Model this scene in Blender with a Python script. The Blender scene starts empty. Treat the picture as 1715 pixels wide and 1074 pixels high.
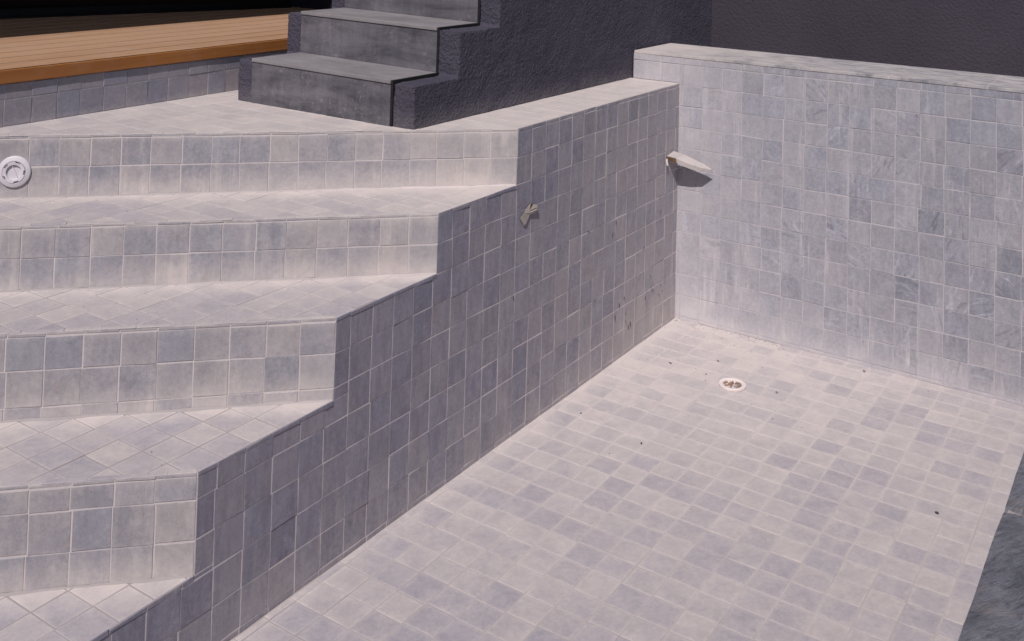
import bpy, bmesh, math, random
from mathutils import Vector, Matrix, noise
random.seed(7)
S = bpy.context.scene
COL = S.collection
U = 0.1            # one tile pitch = 10 cm; all layout numbers below are in tiles
SZ = 1.0044

# ------------------------------------------------------------------ camera
cam = bpy.data.cameras.new("camera")
cam_o = bpy.data.objects.new("camera", cam)
COL.objects.link(cam_o)
R = ((-0.549668368, 0.834936751, 0.0273002981),
     (0.0488202772, -0.000518337288, 0.998807445),
     (0.833955194, 0.550345667, -0.04047693))
m = Matrix(((R[0][0], R[1][0], R[2][0], 4.74314089), (R[0][1], R[1][1], R[2][1], 2.12353702),
            (R[0][2], R[1][2], R[2][2], 1.89363677), (0, 0, 0, 1)))
cam_o.matrix_world = m
cam.sensor_width = 36.0
cam.lens = 36.0 * 1743.67 / 1715.0
cam.shift_x = -0.00146
cam.shift_y = -0.4334
cam.clip_start = 0.05
cam.clip_end = 2000
S.camera = cam_o

# ------------------------------------------------------------------ light
SUN = Vector((0.60, 0.205, 0.775)).normalized()
w = bpy.data.worlds.new("World")
S.world = w
w.use_nodes = True
nt = w.node_tree
bg = nt.nodes["Background"]
sky = nt.nodes.new("ShaderNodeTexSky")
sky.sky_type = 'NISHITA'
sky.sun_disc = False
sky.sun_elevation = math.asin(SUN.z)
sky.sun_rotation = math.atan2(SUN.x, SUN.y)
nt.links.new(sky.outputs[0], bg.inputs[0])
bg.inputs[1].default_value = 0.05
sl = bpy.data.lights.new("sun", 'SUN')
sl.energy = 4.0
sl.angle = math.radians(0.53)
sl.color = (1.0, 0.94, 0.925)
so = bpy.data.objects.new("sun", sl)
COL.objects.link(so)
so.rotation_euler = (-SUN).to_track_quat('-Z', 'Y').to_euler()
so.location = (6, 3, 8)
S.view_settings.view_transform = 'Standard'
S.view_settings.look = 'None'
S.view_settings.exposure = -0.07
S.view_settings.gamma = 1.0

# ------------------------------------------------------------------ node helpers
class NB:
    def __init__(s, name):
        s.m = bpy.data.materials.new(name)
        s.m.use_nodes = True
        s.t = s.m.node_tree
        s.b = s.t.nodes["Principled BSDF"]
        s.b.inputs["Specular IOR Level"].default_value = 0.35
        g = s.t.nodes.new("ShaderNodeNewGeometry")
        s.pos = s.vm('SCALE', g.outputs["Position"], 10.0)
        sp = s.t.nodes.new("ShaderNodeSeparateXYZ")
        s.ln(s.pos, sp.inputs[0])
        s.x, s.y, s.z = sp.outputs
        s.normal = g.outputs["Normal"]
    def ln(s, a, b): s.t.links.new(a, b)
    def put(s, v, sock):
        if hasattr(v, 'is_output'): s.ln(v, sock)
        else: sock.default_value = v
    def vm(s, op, a, b):
        n = s.t.nodes.new("ShaderNodeVectorMath"); n.operation = op
        s.put(a, n.inputs[0])
        if op == 'SCALE': s.put(b, n.inputs["Scale"])
        else: s.put(b, n.inputs[1])
        return n.outputs[0]
    def ma(s, op, a, b=0.0, c=None, clamp=False):
        n = s.t.nodes.new("ShaderNodeMath"); n.operation = op; n.use_clamp = clamp
        s.put(a, n.inputs[0]); s.put(b, n.inputs[1])
        if c is not None: s.put(c, n.inputs[2])
        return n.outputs[0]
    def noise(s, vec, scale, detail=4.0, rough=0.55, dist=0.0, lac=2.0):
        n = s.t.nodes.new("ShaderNodeTexNoise")
        s.put(vec, n.inputs["Vector"])
        n.inputs["Scale"].default_value = scale
        n.inputs["Detail"].default_value = detail
        n.inputs["Roughness"].default_value = rough
        n.inputs["Distortion"].default_value = dist
        return n.outputs["Fac"]
    def voro(s, vec, scale, out="Distance"):
        n = s.t.nodes.new("ShaderNodeTexVoronoi")
        s.put(vec, n.inputs["Vector"]); n.inputs["Scale"].default_value = scale
        return n.outputs[out]
    def mr(s, v, a, b, c=0.0, d=1.0, smooth=False):
        n = s.t.nodes.new("ShaderNodeMapRange")
        if smooth: n.interpolation_type = 'SMOOTHSTEP'
        s.put(v, n.inputs[0])
        for i, q in enumerate((a, b, c, d)): s.put(q, n.inputs[i + 1])
        return n.outputs[0]
    def mix(s, f, a, b, mode='MIX'):
        n = s.t.nodes.new("ShaderNodeMix"); n.data_type = 'RGBA'; n.blend_type = mode
        s.put(f, n.inputs[0])
        s.put(a if hasattr(a, 'is_output') else (*a, 1), n.inputs[6])
        s.put(b if hasattr(b, 'is_output') else (*b, 1), n.inputs[7])
        return n.outputs[2]
    def ramp(s, f, stops):
        n = s.t.nodes.new("ShaderNodeValToRGB")
        e = n.color_ramp.elements
        while len(e) < len(stops): e.new(0.5)
        for el, (p, c) in zip(e, stops): el.position = p; el.color = (*c, 1)
        s.put(f, n.inputs[0])
        return n.outputs[0]
    def attr(s, name):
        n = s.t.nodes.new("ShaderNodeAttribute"); n.attribute_name = name
        return n
    def stretch(s, v, xyz):
        return s.vm('MULTIPLY', v, xyz)
    def bump(s, h, strength, dist, normal=None):
        n = s.t.nodes.new("ShaderNodeBump")
        n.inputs["Strength"].default_value = strength
        n.inputs["Distance"].default_value = dist
        s.ln(h, n.inputs["Height"])
        if normal is not None: s.ln(normal, n.inputs["Normal"])
        return n.outputs[0]
    def done(s, col, rough, nrm=None, spec=None):
        s.put(col if hasattr(col, 'is_output') else (*col, 1), s.b.inputs["Base Color"])
        s.put(rough, s.b.inputs["Roughness"])
        if nrm is not None: s.ln(nrm, s.b.inputs["Normal"])
        if spec is not None: s.b.inputs["Specular IOR Level"].default_value = spec
        return s.m

DUST = (0.590, 0.530, 0.500)
DUST2 = (0.520, 0.468, 0.452)

def tile_material(name, dark, light, warm, base, big, streak, per_tile, edge, zones=(), vein=1.0, spots=0.0, cap=0.95, dust=None, wash=0.0):
    """Handmade grey marble tile under a film of construction dust."""
    b = NB(name)
    c = b.attr("tcol"); sep = b.t.nodes.new("ShaderNodeSeparateColor"); b.ln(c.outputs["Color"], sep.inputs[0])
    tr, tg, tb = sep.outputs[0], sep.outputs[1], sep.outputs[2]
    p2 = b.vm('ADD', b.pos, b.attr("tofs").outputs["Vector"])
    uv = b.t.nodes.new("ShaderNodeSeparateXYZ"); b.ln(b.attr("tuv").outputs["Vector"], uv.inputs[0])
    cloud = b.noise(p2, 1.3, 8, 0.70, 0.3)
    fine = b.noise(p2, 7.0, 6, 0.72)
    grain = b.noise(p2, 45.0, 3, 0.6)
    tone = b.ma('ADD', b.ma('MULTIPLY', tr, 0.55), b.ma('MULTIPLY', b.mr(cloud, 0.3, 0.7), 0.45))
    tone = b.ma('ADD', tone, b.ma('MULTIPLY', b.ma('SUBTRACT', fine, 0.5), 1.1))
    tone = b.ma('ADD', tone, b.ma('MULTIPLY', b.ma('SUBTRACT', grain, 0.5), 0.7), clamp=True)
    col = b.mix(tone, dark, light)
    col = b.mix(b.ma('MULTIPLY', tg, 0.7), col, b.mix(tone, tuple(v * 0.85 for v in warm), warm))
    # veins: streaks of warped noise lying at each tile's own angle, only on some tiles
    cen = b.vm('SUBTRACT', b.attr("tuv").outputs["Vector"], (0.5, 0.5, 0.0))
    rt = b.t.nodes.new("ShaderNodeVectorRotate"); rt.rotation_type = 'Z_AXIS'
    b.ln(cen, rt.inputs["Vector"]); b.ln(b.ma('MULTIPLY', b.ma('FRACT', b.ma('MULTIPLY', tb, 7.31)), 6.283), rt.inputs["Angle"])
    pv = b.vm('ADD', b.stretch(rt.outputs[0], (0.55, 2.6, 1.0)), b.attr("tofs").outputs["Vector"])
    vd = b.noise(pv, 1.5, 6, 0.6, 0.9)
    vm_ = b.ma('MULTIPLY', b.mr(vd, 0.55, 0.66, 0.0, 0.50, True), b.mr(tb, 0.45, 0.92, 0.0, vein))
    col = b.mix(b.ma('MULTIPLY', vm_, b.mr(fine, 0.3, 0.62)), col, tuple(min(1, v * 1.5) for v in light))
    dk = b.mr(vd, 0.44, 0.36, 0.0, 0.5, True)
    col = b.mix(b.ma('MULTIPLY', dk, b.mr(tb, 0.5, 0.95, 0.0, vein)), col, tuple(v * 0.72 for v in dark))
    if wash:
        w1 = b.noise(b.vm('ADD', b.stretch(b.pos, (3.4, 3.4, 0.8)), b.vm('SCALE', b.attr("tofs").outputs["Vector"], 0.012)), 1.0, 7, 0.72)
        col = b.mix(b.mr(w1, 0.54, 0.36, 0.0, wash), col, tuple(v * 0.60 for v in dark))
        w2 = b.noise(b.stretch(b.pos, (2.2, 2.2, 0.35)), 1.0, 4, 0.6)
        col = b.mix(b.mr(w2, 0.52, 0.68, 0.0, wash * 0.7, True), col, warm)
    spk = b.noise(p2, 15.0, 3, 0.7)
    col = b.mix(b.mr(spk, 0.60, 0.78, 0.0, 0.30), col, tuple(min(1, v * 1.35) for v in light))
    col = b.mix(b.mr(spk, 0.42, 0.26, 0.0, 0.45), col, tuple(v * 0.65 for v in dark))
    # dust film
    bign = b.noise(b.pos, 0.23, 5, 0.6, 0.5)
    d = b.ma('ADD', base, b.ma('MULTIPLY', b.ma('SUBTRACT', bign, 0.5), big))
    st = b.noise(b.stretch(b.pos, (3.2, 3.2, 0.22)), 1.0, 4, 0.6)
    st2 = b.noise(b.stretch(b.pos, (9, 9, 0.5)), 1.0, 3, 0.5)
    msk = b.mr(b.noise(b.stretch(b.pos, (1, 1, 0.6)), 0.55, 4, 0.6), 0.45, 0.62, 0.0, 1.0, True)
    d = b.ma('ADD', d, b.ma('MULTIPLY', b.ma('MULTIPLY', b.mr(st, 0.5, 0.72), msk), streak))
    d = b.ma('ADD', d, b.ma('MULTIPLY', b.ma('MULTIPLY', b.mr(st2, 0.62, 0.72), msk), streak * 0.8))
    blot = b.noise(b.vm('ADD', b.pos, b.vm('SCALE', b.attr("tofs").outputs["Vector"], 0.004)), 1.1, 8, 0.70, 0.25)
    d = b.ma('ADD', d, b.ma('MULTIPLY', b.mr(blot, 0.34, 0.68, -0.5, 0.5), per_tile))
    d = b.ma('ADD', d, b.ma('MULTIPLY', b.ma('SUBTRACT', b.noise(p2, 2.2, 7, 0.7, 0.2), 0.5), per_tile * 1.3))
    d = b.ma('ADD', d, b.ma('MULTIPLY', b.ma('SUBTRACT', tg, 0.5), per_tile))
    eu = b.ma('ABSOLUTE', b.ma('SUBTRACT', uv.outputs[0], 0.5))
    ev = b.ma('ABSOLUTE', b.ma('SUBTRACT', uv.outputs[1], 0.5))
    e = b.ma('ADD', b.ma('MAXIMUM', eu, ev), b.ma('MULTIPLY', b.ma('SUBTRACT', fine, 0.5), 0.16))
    d = b.ma('ADD', d, b.mr(e, 0.34, 0.5, 0.0, edge, True))
    for (ax, a0, a1, v0, v1) in zones:  # dust gradients; the wide ones also carry painted brightness falloff
        src = {'x': b.x, 'y': b.y, 'z': b.z, 'd': b.ma('ADD', b.x, b.y)}[ax] if isinstance(ax, str) else None
        if src is None:                 # radial patch around a point (cx, cy)
            dx = b.ma('SUBTRACT', b.x, ax[0]); dy = b.ma('SUBTRACT', b.y, ax[1])
            src = b.ma('SQRT', b.ma('ADD', b.ma('MULTIPLY', dx, dx), b.ma('MULTIPLY', dy, dy)))
        src = b.ma('ADD', src, b.ma('MULTIPLY', b.ma('SUBTRACT', bign, 0.5), 0.9 * abs(a1 - a0)))
        d = b.ma('ADD', d, b.mr(src, a0, a1, v0, v1, True))
    d = b.ma('ADD', d, b.ma('MULTIPLY', b.ma('SUBTRACT', grain, 0.5), 0.4))
    d = b.ma('ADD', d, b.ma('MULTIPLY', b.ma('SUBTRACT', fine, 0.5), 0.5))
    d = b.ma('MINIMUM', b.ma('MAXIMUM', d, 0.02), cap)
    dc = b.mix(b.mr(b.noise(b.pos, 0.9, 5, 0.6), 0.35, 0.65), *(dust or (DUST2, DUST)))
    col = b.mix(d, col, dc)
    # small pale scratches and flecks
    sc = b.noise(b.vm('MULTIPLY', p2, (3.0, 5.0, 2.2)), 2.2, 2, 0.5, 2.5)
    sc = b.mr(b.ma('ABSOLUTE', b.ma('SUBTRACT', sc, 0.5)), 0.0, 0.012, 0.35, 0.0)
    sc = b.ma('MULTIPLY', sc, b.mr(b.noise(p2, 1.1, 3), 0.52, 0.66))
    col = b.mix(sc, col, (0.6, 0.56, 0.56))
    fl = b.mr(b.voro(p2, 7.0), 0.0, 0.09, 0.5, 0.0)
    fl = b.ma('MULTIPLY', fl, b.mr(b.noise(b.pos, 1.7, 2), 0.55, 0.7))
    col = b.mix(fl, col, (0.10, 0.09, 0.10))
    if spots:
        ox = b.mr(b.noise(b.stretch(b.pos, (2, 2, 0.8)), 1.0, 4, 0.6), 0.58, 0.75, 0.0, spots)
        col = b.mix(ox, col, (0.30, 0.19, 0.12))
    h = b.ma('ADD', b.ma('MULTIPLY', fine, 0.7), b.ma('MULTIPLY', grain, 0.3))
    h2 = b.ma('ADD', h, b.ma('MULTIPLY', b.noise(p2, 2.2, 3, 0.5), 1.5))
    nrm = b.bump(h2, 0.35, 0.0016)
    return b.done(col, b.ma('ADD', 0.55, b.ma('MULTIPLY', d, 0.38)), nrm, 0.3)

def grout_material(name, c1, c2, far=None):
    b = NB(name)
    n = b.noise(b.pos, 1.2, 5, 0.65)
    f = b.noise(b.pos, 14.0, 4, 0.6)
    col = b.mix(b.mr(n, 0.3, 0.7), c1, c2)
    if far:                                # less dust away from the corner; darker tone also paints in foreground shading
        dx = b.ma('SUBTRACT', b.x, 4.0)
        dist = b.ma('SQRT', b.ma('ADD', b.ma('MULTIPLY', dx, dx), b.ma('MULTIPLY', b.y, b.y)))
        dist = b.ma('ADD', dist, b.ma('MULTIPLY', b.ma('SUBTRACT', b.noise(b.pos, 0.3, 4), 0.5), 18.0))
        col = b.mix(b.mr(dist, 8, 27, 0, 1, True), col, far)
    col = b.mix(b.mr(f, 0.58, 0.75, 0, 0.4), col, tuple(v * 0.6 for v in c1))
    return b.done(col, 0.95, b.bump(f, 0.5, 0.001), 0.1)

WA = dict(dark=(0.165, 0.163, 0.218), light=(0.345, 0.338, 0.410), warm=(0.352, 0.322, 0.362))
WB = dict(dark=(0.172, 0.176, 0.216), light=(0.372, 0.372, 0.425), warm=(0.365, 0.345, 0.370))
WF = dict(dark=(0.255, 0.240, 0.284), light=(0.325, 0.305, 0.350), warm=(0.340, 0.307, 0.325))
WR = dict(dark=(0.195, 0.192, 0.228), light=(0.330, 0.325, 0.370), warm=(0.340, 0.310, 0.318))
FAR = ((3.0, 1.0), 5.0, 28.0)              # dust thickest in the far corner; its thinning also paints in darker foreground shading
M_side = tile_material("side_wall_tile", **WA, base=-0.04, big=0.22, streak=0.34, per_tile=0.12, edge=0.02,
                       zones=[('z', -0.1, 2.2, 0.25, 0.0), ('x', 0.3, 22.0, 0.40, 0.0)], vein=0.5, spots=0.22, wash=0.34)  # lengthwise dust fade also paints the near end dimmer
M_back = tile_material("back_wall_tile", **WB, base=0.0, big=0.40, streak=0.55, per_tile=0.10, edge=0.02,
                       zones=[('z', -0.2, 2.6, 0.34, 0.0), ('z', -0.3, 0.7, 0.30, 0.0), ('y', -1.5, 4.0, 0.36, 0.0), ('y', 0, 14, 0.26, 0.0)], vein=1.15,  # wide sideways dust fade also paints in the falloff to the right
                       dust=((0.49, 0.465, 0.490), (0.575, 0.535, 0.540)), wash=0.22)
def M_riser(zb, zt):
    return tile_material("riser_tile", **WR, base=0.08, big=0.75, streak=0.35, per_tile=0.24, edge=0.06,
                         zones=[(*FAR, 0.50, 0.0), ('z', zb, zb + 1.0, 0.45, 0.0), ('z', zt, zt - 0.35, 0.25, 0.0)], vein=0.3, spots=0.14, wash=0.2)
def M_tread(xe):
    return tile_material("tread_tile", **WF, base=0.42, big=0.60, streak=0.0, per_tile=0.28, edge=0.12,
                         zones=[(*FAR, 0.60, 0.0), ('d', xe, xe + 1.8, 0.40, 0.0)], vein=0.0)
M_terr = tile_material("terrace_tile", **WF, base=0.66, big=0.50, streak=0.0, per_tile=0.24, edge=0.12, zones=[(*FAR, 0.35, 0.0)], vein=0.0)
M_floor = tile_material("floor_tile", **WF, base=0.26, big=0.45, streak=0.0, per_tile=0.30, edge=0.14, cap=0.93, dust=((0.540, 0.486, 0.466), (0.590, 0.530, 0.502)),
                        zones=[((3.0, 1.0), 3.0, 34.0, 0.34, -0.06), ((4.0, 3.5), 1.5, 9.0, 0.20, 0.0), ('y', 0.0, 1.2, 0.25, 0.0)], vein=0.0)  # widest dust patch doubles as painted dimming of the foreground
M_plinth = tile_material("plinth_tile", dark=(0.170, 0.170, 0.220), light=(0.300, 0.292, 0.350), warm=(0.32, 0.28, 0.30),
                         base=0.0, big=0.2, streak=0.15, per_tile=0.14, edge=0.04, zones=[('z', 11.0, 11.5, 0.35, 0.0)], vein=0.5)
G_wall = grout_material("wall_grout", (0.50, 0.45, 0.45), (0.60, 0.54, 0.53))
G_side = grout_material("side_wall_grout", (0.58, 0.53, 0.53), (0.76, 0.69, 0.67))
G_back = grout_material("back_wall_grout", (0.38, 0.36, 0.38), (0.56, 0.515, 0.52))
G_floor = grout_material("floor_grout", (0.52, 0.465, 0.455), (0.575, 0.515, 0.50), (0.330, 0.298, 0.298))

def plain(name, col, rough, bump=0.0, scale=20, var=0.25, spec=0.3):
    b = NB(name)
    n = b.noise(b.pos, scale * 0.15, 5, 0.6); f = b.noise(b.pos, scale, 4, 0.6)
    c = b.mix(b.mr(n, 0.3, 0.7), tuple(v * (1 - var) for v in col), tuple(min(1, v * (1 + var)) for v in col))
    return b.done(c, rough, b.bump(f, 0.6, bump) if bump else None, spec)

def stucco(name, col, strength, scale):
    b = NB(name)
    n1 = b.noise(b.pos, scale, 5, 0.62, 0.15); n2 = b.noise(b.pos, scale * 2.9, 4, 0.6)
    big = b.noise(b.pos, 0.16, 6, 0.65)
    c = b.mix(b.mr(big, 0.3, 0.7), tuple(v * 0.86 for v in col), tuple(v * 1.12 for v in col))
    c = b.mix(b.mr(n2, 0.66, 0.8, 0, 0.35), c, tuple(v * 1.7 for v in col))
    sp = b.ma('ADD', b.z, b.ma('MULTIPLY', b.noise(b.stretch(b.pos, (1, 1, 0.4)), 0.9, 6, 0.7), 1.6))
    c = b.mix(b.mr(sp, 11.6, 12.6, 0.30, 0.0), c, (0.36, 0.32, 0.32))
    h = b.ma('ADD', b.ma('MULTIPLY', n1, 1.0), b.ma('MULTIPLY', n2, 0.35))
    return b.done(c, 0.9, b.bump(h, strength, 0.012), 0.2)

M_stucco = stucco("charcoal_render", (0.078, 0.071, 0.098), 1.0, 7.0)
M_stucco_far = stucco("charcoal_render_back", (0.054, 0.047, 0.063), 0.7, 6.5)

def slab_material(name, dark, light, scuff, vert):
    b = NB(name)
    st = b.noise(b.stretch(b.pos, (2.4, 2.4, 0.5) if vert else (0.7, 1.2, 1.0)), 1.0, 6, 0.65, 0.4)
    cl = b.noise(b.stretch(b.pos, (1, 0.45, 2.0)), 0.6, 8, 0.70, 0.4)
    f = b.noise(b.pos, 16, 4, 0.7)
    t = b.ma('ADD', b.ma('MULTIPLY', b.mr(st, 0.36, 0.64), 0.25), b.ma('MULTIPLY', b.mr(cl, 0.36, 0.64), 0.75))
    t = b.ma('ADD', t, b.ma('MULTIPLY', b.ma('SUBTRACT', f, 0.5), 0.5), clamp=True)
    c = b.mix(t, dark, light)
    s1 = b.noise(b.stretch(b.pos, (2.6, 2.6, 2.0)), 1.6, 7, 0.78, 0.4)
    c = b.mix(b.ma('MULTIPLY', b.mr(s1, 0.55, 0.68, 0, scuff), b.mr(b.noise(b.pos, 0.9, 4), 0.42, 0.58)), c, (0.36, 0.34, 0.35))
    sp = b.mr(b.voro(b.pos, 5.0), 0.0, 0.10, scuff * 0.9, 0.0)
    c = b.mix(b.ma('MULTIPLY', sp, b.mr(b.noise(b.pos, 0.9, 2), 0.5, 0.62)), c, (0.5, 0.46, 0.45))
    return b.done(c, 0.72, b.bump(f, 0.25, 0.0015), 0.3)
M_slab = slab_material("basalt_riser", (0.052, 0.048, 0.061), (0.165, 0.156, 0.176), 0.5, True)
M_slabt = slab_material("basalt_tread", (0.165, 0.155, 0.168), (0.275, 0.255, 0.262), 0.3, False)
M_edge_shade = plain("black_edge_shade", (0.012, 0.011, 0.014), 0.8)  # black stands in for the unlit gap beside the stair slabs

def wood(name, c1, c2, c3, dusty=0.35):
    b = NB(name)
    p2 = b.vm('ADD', b.pos, b.attr("tofs").outputs["Vector"])
    g = b.noise(b.stretch(p2, (0.22, 5, 5)), 1.0, 5, 0.6, 0.8)
    g2 = b.noise(b.stretch(p2, (0.8, 22, 22)), 1.0, 3, 0.6)
    t = b.ma('ADD', b.ma('MULTIPLY', b.mr(g, 0.3, 0.7), 0.7), b.ma('MULTIPLY', g2, 0.3))
    c = b.ramp(t, [(0.15, c1), (0.55, c2), (0.9, c3)])
    tr = b.t.nodes.new("ShaderNodeSeparateColor"); b.ln(b.attr("tcol").outputs["Color"], tr.inputs[0])
    c = b.mix(b.ma('MULTIPLY', tr.outputs[0], 0.6), c, c3)
    du = b.mr(b.noise(b.pos, 0.8, 5, 0.65), 0.5, 0.72, 0, dusty)
    c = b.mix(du, c, (0.45, 0.34, 0.27))
    return b.done(c, 0.6, b.bump(g2, 0.2, 0.001), 0.35)
M_deck = wood("larch_deck", (0.29, 0.150, 0.085), (0.39, 0.225, 0.130), (0.47, 0.30, 0.195))
M_deckgap_shade = wood("larch_gap_shade", (0.07, 0.032, 0.016), (0.10, 0.045, 0.022), (0.13, 0.065, 0.03), 0.05)  # dark colour paints gap shade onto the board sides
M_fascia = wood("larch_fascia", (0.27, 0.095, 0.024), (0.34, 0.13, 0.034), (0.40, 0.17, 0.055), 0.12)

def coping_dark():
    b = NB("riven_grey_slate")
    rot = b.t.nodes.new("ShaderNodeVectorRotate"); rot.rotation_type = 'Z_AXIS'
    b.ln(b.pos, rot.inputs["Vector"]); rot.inputs["Angle"].default_value = math.radians(28)
    warp = b.noise(b.pos, 0.6, 4, 0.6)
    p = b.stretch(rot.outputs[0], (1.1, 4.6, 1.0))
    ad = b.t.nodes.new("ShaderNodeCombineXYZ"); b.ln(b.ma('MULTIPLY', warp, 1.6), ad.inputs[1])
    p = b.vm('ADD', p, ad.outputs[0])
    r = b.noise(p, 2.6, 9, 0.78, 0.15)
    cl = b.noise(b.pos, 1.6, 8, 0.72, 0.2)
    c = b.mix(b.mr(cl, 0.32, 0.68), (0.145, 0.148, 0.180), (0.300, 0.302, 0.345))
    c = b.mix(b.mr(r, 0.50, 0.36, 0, 0.6), c, (0.050, 0.050, 0.065))
    c = b.mix(b.mr(r, 0.57, 0.66, 0, 0.8), c, (0.33, 0.33, 0.37))
    c = b.mix(b.mr(b.noise(b.pos, 0.8, 6, 0.65, 0.4), 0.60, 0.70, 0, 0.6), c, (0.34, 0.27, 0.25))
    f = b.noise(b.pos, 14, 4, 0.6)
    h = b.ma('ADD', b.ma('MULTIPLY', r, 1.0), b.ma('MULTIPLY', f, 0.2))
    return b.done(c, 0.88, b.bump(h, 0.9, 0.012), 0.15)
def coping_light():
    b = NB("dusty_marble_coping")
    p = b.stretch(b.pos, (2.2, 0.7, 1.0))
    r = b.noise(p, 1.2, 8, 0.72, 0.5)
    c = b.mix(b.mr(r, 0.44, 0.60), (0.42, 0.395, 0.40), (0.20, 0.198, 0.22))
    du = b.ma('ADD', b.mr(b.y, -2.5, 6.0, 0.75, 0.10), b.ma('MULTIPLY', b.ma('SUBTRACT', b.noise(b.pos, 0.5, 5), 0.5), 1.1), clamp=True)
    c = b.mix(du, c, DUST)
    f = b.noise(b.pos, 14, 4, 0.6)
    return b.done(c, 0.8, b.bump(f, 0.3, 0.002), 0.3)
M_cdark, M_clight = coping_dark(), coping_light()
M_white = plain("white_plastic", (0.60, 0.565, 0.60), 0.45, 0, 6, 0.05, 0.4)
M_ivory = plain("dusty_white_plastic", (0.72, 0.63, 0.61), 0.6, 0, 6, 0.06)
M_debris = plain("brown_rubble", (0.24, 0.145, 0.095), 0.95, 0.004, 18, 0.5)
M_greyrub = plain("grey_rubble", (0.30, 0.27, 0.27), 0.95, 0.003, 18, 0.3)
M_crumb = plain("dark_crumb", (0.045, 0.040, 0.048), 0.9, 0.002, 20, 0.4)
M_chip = plain("grey_chip", (0.22, 0.195, 0.20), 0.9, 0.002, 20, 0.4)
M_tape = plain("masking_tape", (0.40, 0.35, 0.315), 0.75, 0.0006, 16, 0.14)
M_paper = plain("pale_cardboard", (0.43, 0.39, 0.375), 0.85, 0.001, 12, 0.1)
M_rust = plain("brown_adhesive", (0.13, 0.072, 0.035), 0.8, 0.001, 14, 0.3)
M_black = plain("black_door_frame", (0.006, 0.006, 0.008), 0.5, 0, 8, 0.2)
M_navy = plain("navy_panel", (0.010, 0.010, 0.022), 0.6, 0, 8, 0.2)
M_soffit = plain("pale_soffit", (0.55, 0.52, 0.52), 0.85, 0.002, 10, 0.1)
M_ground = plain("dusty_paving", (0.36, 0.32, 0.31), 0.95, 0.004, 3, 0.2)
M_stain = plain("dark_smear", (0.085, 0.078, 0.095), 0.9, 0, 20, 0.3)
gl = NB("dark_door_glass")
M_glass = gl.done((0.003, 0.003, 0.004), 0.12, None, 0.08)

# ------------------------------------------------------------------ geometry helpers
def P(x, y, z): return Vector((x * U, y * U, z * U * SZ))

def tagit(o, label=None, cat=None, group=None, kind=None):
    if label: o["label"] = label
    if cat: o["category"] = cat
    if group: o["group"] = group
    if kind: o["kind"] = kind
    return o

def thing(name, loc, label=None, cat=None, group=None, kind=None):
    o = bpy.data.objects.new(name, None)
    COL.objects.link(o)
    o.location = loc
    o.empty_display_size = 0.1
    return tagit(o, label, cat, group, kind)

def link(name, me, mats, parent=None, base=None):
    """mesh built in world coordinates -> object with its origin at base (or at its parent's origin)"""
    o = bpy.data.objects.new(name, me)
    COL.objects.link(o)
    for mt in mats: me.materials.append(mt)
    if base is None:
        base = parent.location if parent is not None and parent.parent is None else Vector((0, 0, 0))
    off = base
    me.transform(Matrix.Translation(-off))
    if parent is not None:
        o.parent = parent
        pw = Vector((0, 0, 0)); q = parent
        while q is not None: pw += q.location; q = q.parent
        o.location = off - pw
    else:
        o.location = off
    return o

def boxes(name, lst, mat, parent=None, base=None, bevel=0.0, seg=2):
    """lst of (x0,x1,y0,y1,z0,z1) in tiles (one mesh)"""
    bm = bmesh.new()
    for (x0, x1, y0, y1, z0, z1) in lst:
        vs = [bm.verts.new(P(x, y, z)) for z in (z0, z1) for y in (y0, y1) for x in (x0, x1)]
        for f in ((0, 2, 3, 1), (4, 5, 7, 6), (0, 1, 5, 4), (2, 6, 7, 3), (0, 4, 6, 2), (1, 3, 7, 5)):
            bm.faces.new([vs[i] for i in f])
    if bevel: bmesh.ops.bevel(bm, geom=bm.edges[:], offset=bevel, segments=seg, affect='EDGES', profile=0.5)
    me = bpy.data.meshes.new(name); bm.to_mesh(me); bm.free()
    return link(name, me, [mat], parent, base)

def clip(poly, a, b, c):
    """keep a*u+b*v<=c"""
    out = []
    for i in range(len(poly)):
        p, q = poly[i], poly[(i + 1) % len(poly)]
        dp, dq = a * p[0] + b * p[1] - c, a * q[0] + b * q[1] - c
        if dp <= 0: out.append(p)
        if (dp < 0 < dq) or (dq < 0 < dp):
            t = dp / (dp - dq)
            out.append((p[0] + t * (q[0] - p[0]), p[1] + t * (q[1] - p[1])))
    return out

def inset(poly, d):
    """inset convex ccw polygon, by clipping half-planes"""
    out = poly
    n = len(poly)
    for i in range(n):
        p, q = poly[i], poly[(i + 1) % n]
        ex, ey = q[0] - p[0], q[1] - p[1]
        L = math.hypot(ex, ey)
        if L < 1e-6: continue
        nx, ny = ey / L, -ex / L
        out = clip(out, nx, ny, nx * p[0] + ny * p[1] - d)
        if len(out) < 3: return []
    return out

def area(poly):
    return 0.5 * sum(poly[i][0] * poly[(i + 1) % len(poly)][1] - poly[(i + 1) % len(poly)][0] * poly[i][1] for i in range(len(poly)))

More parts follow.
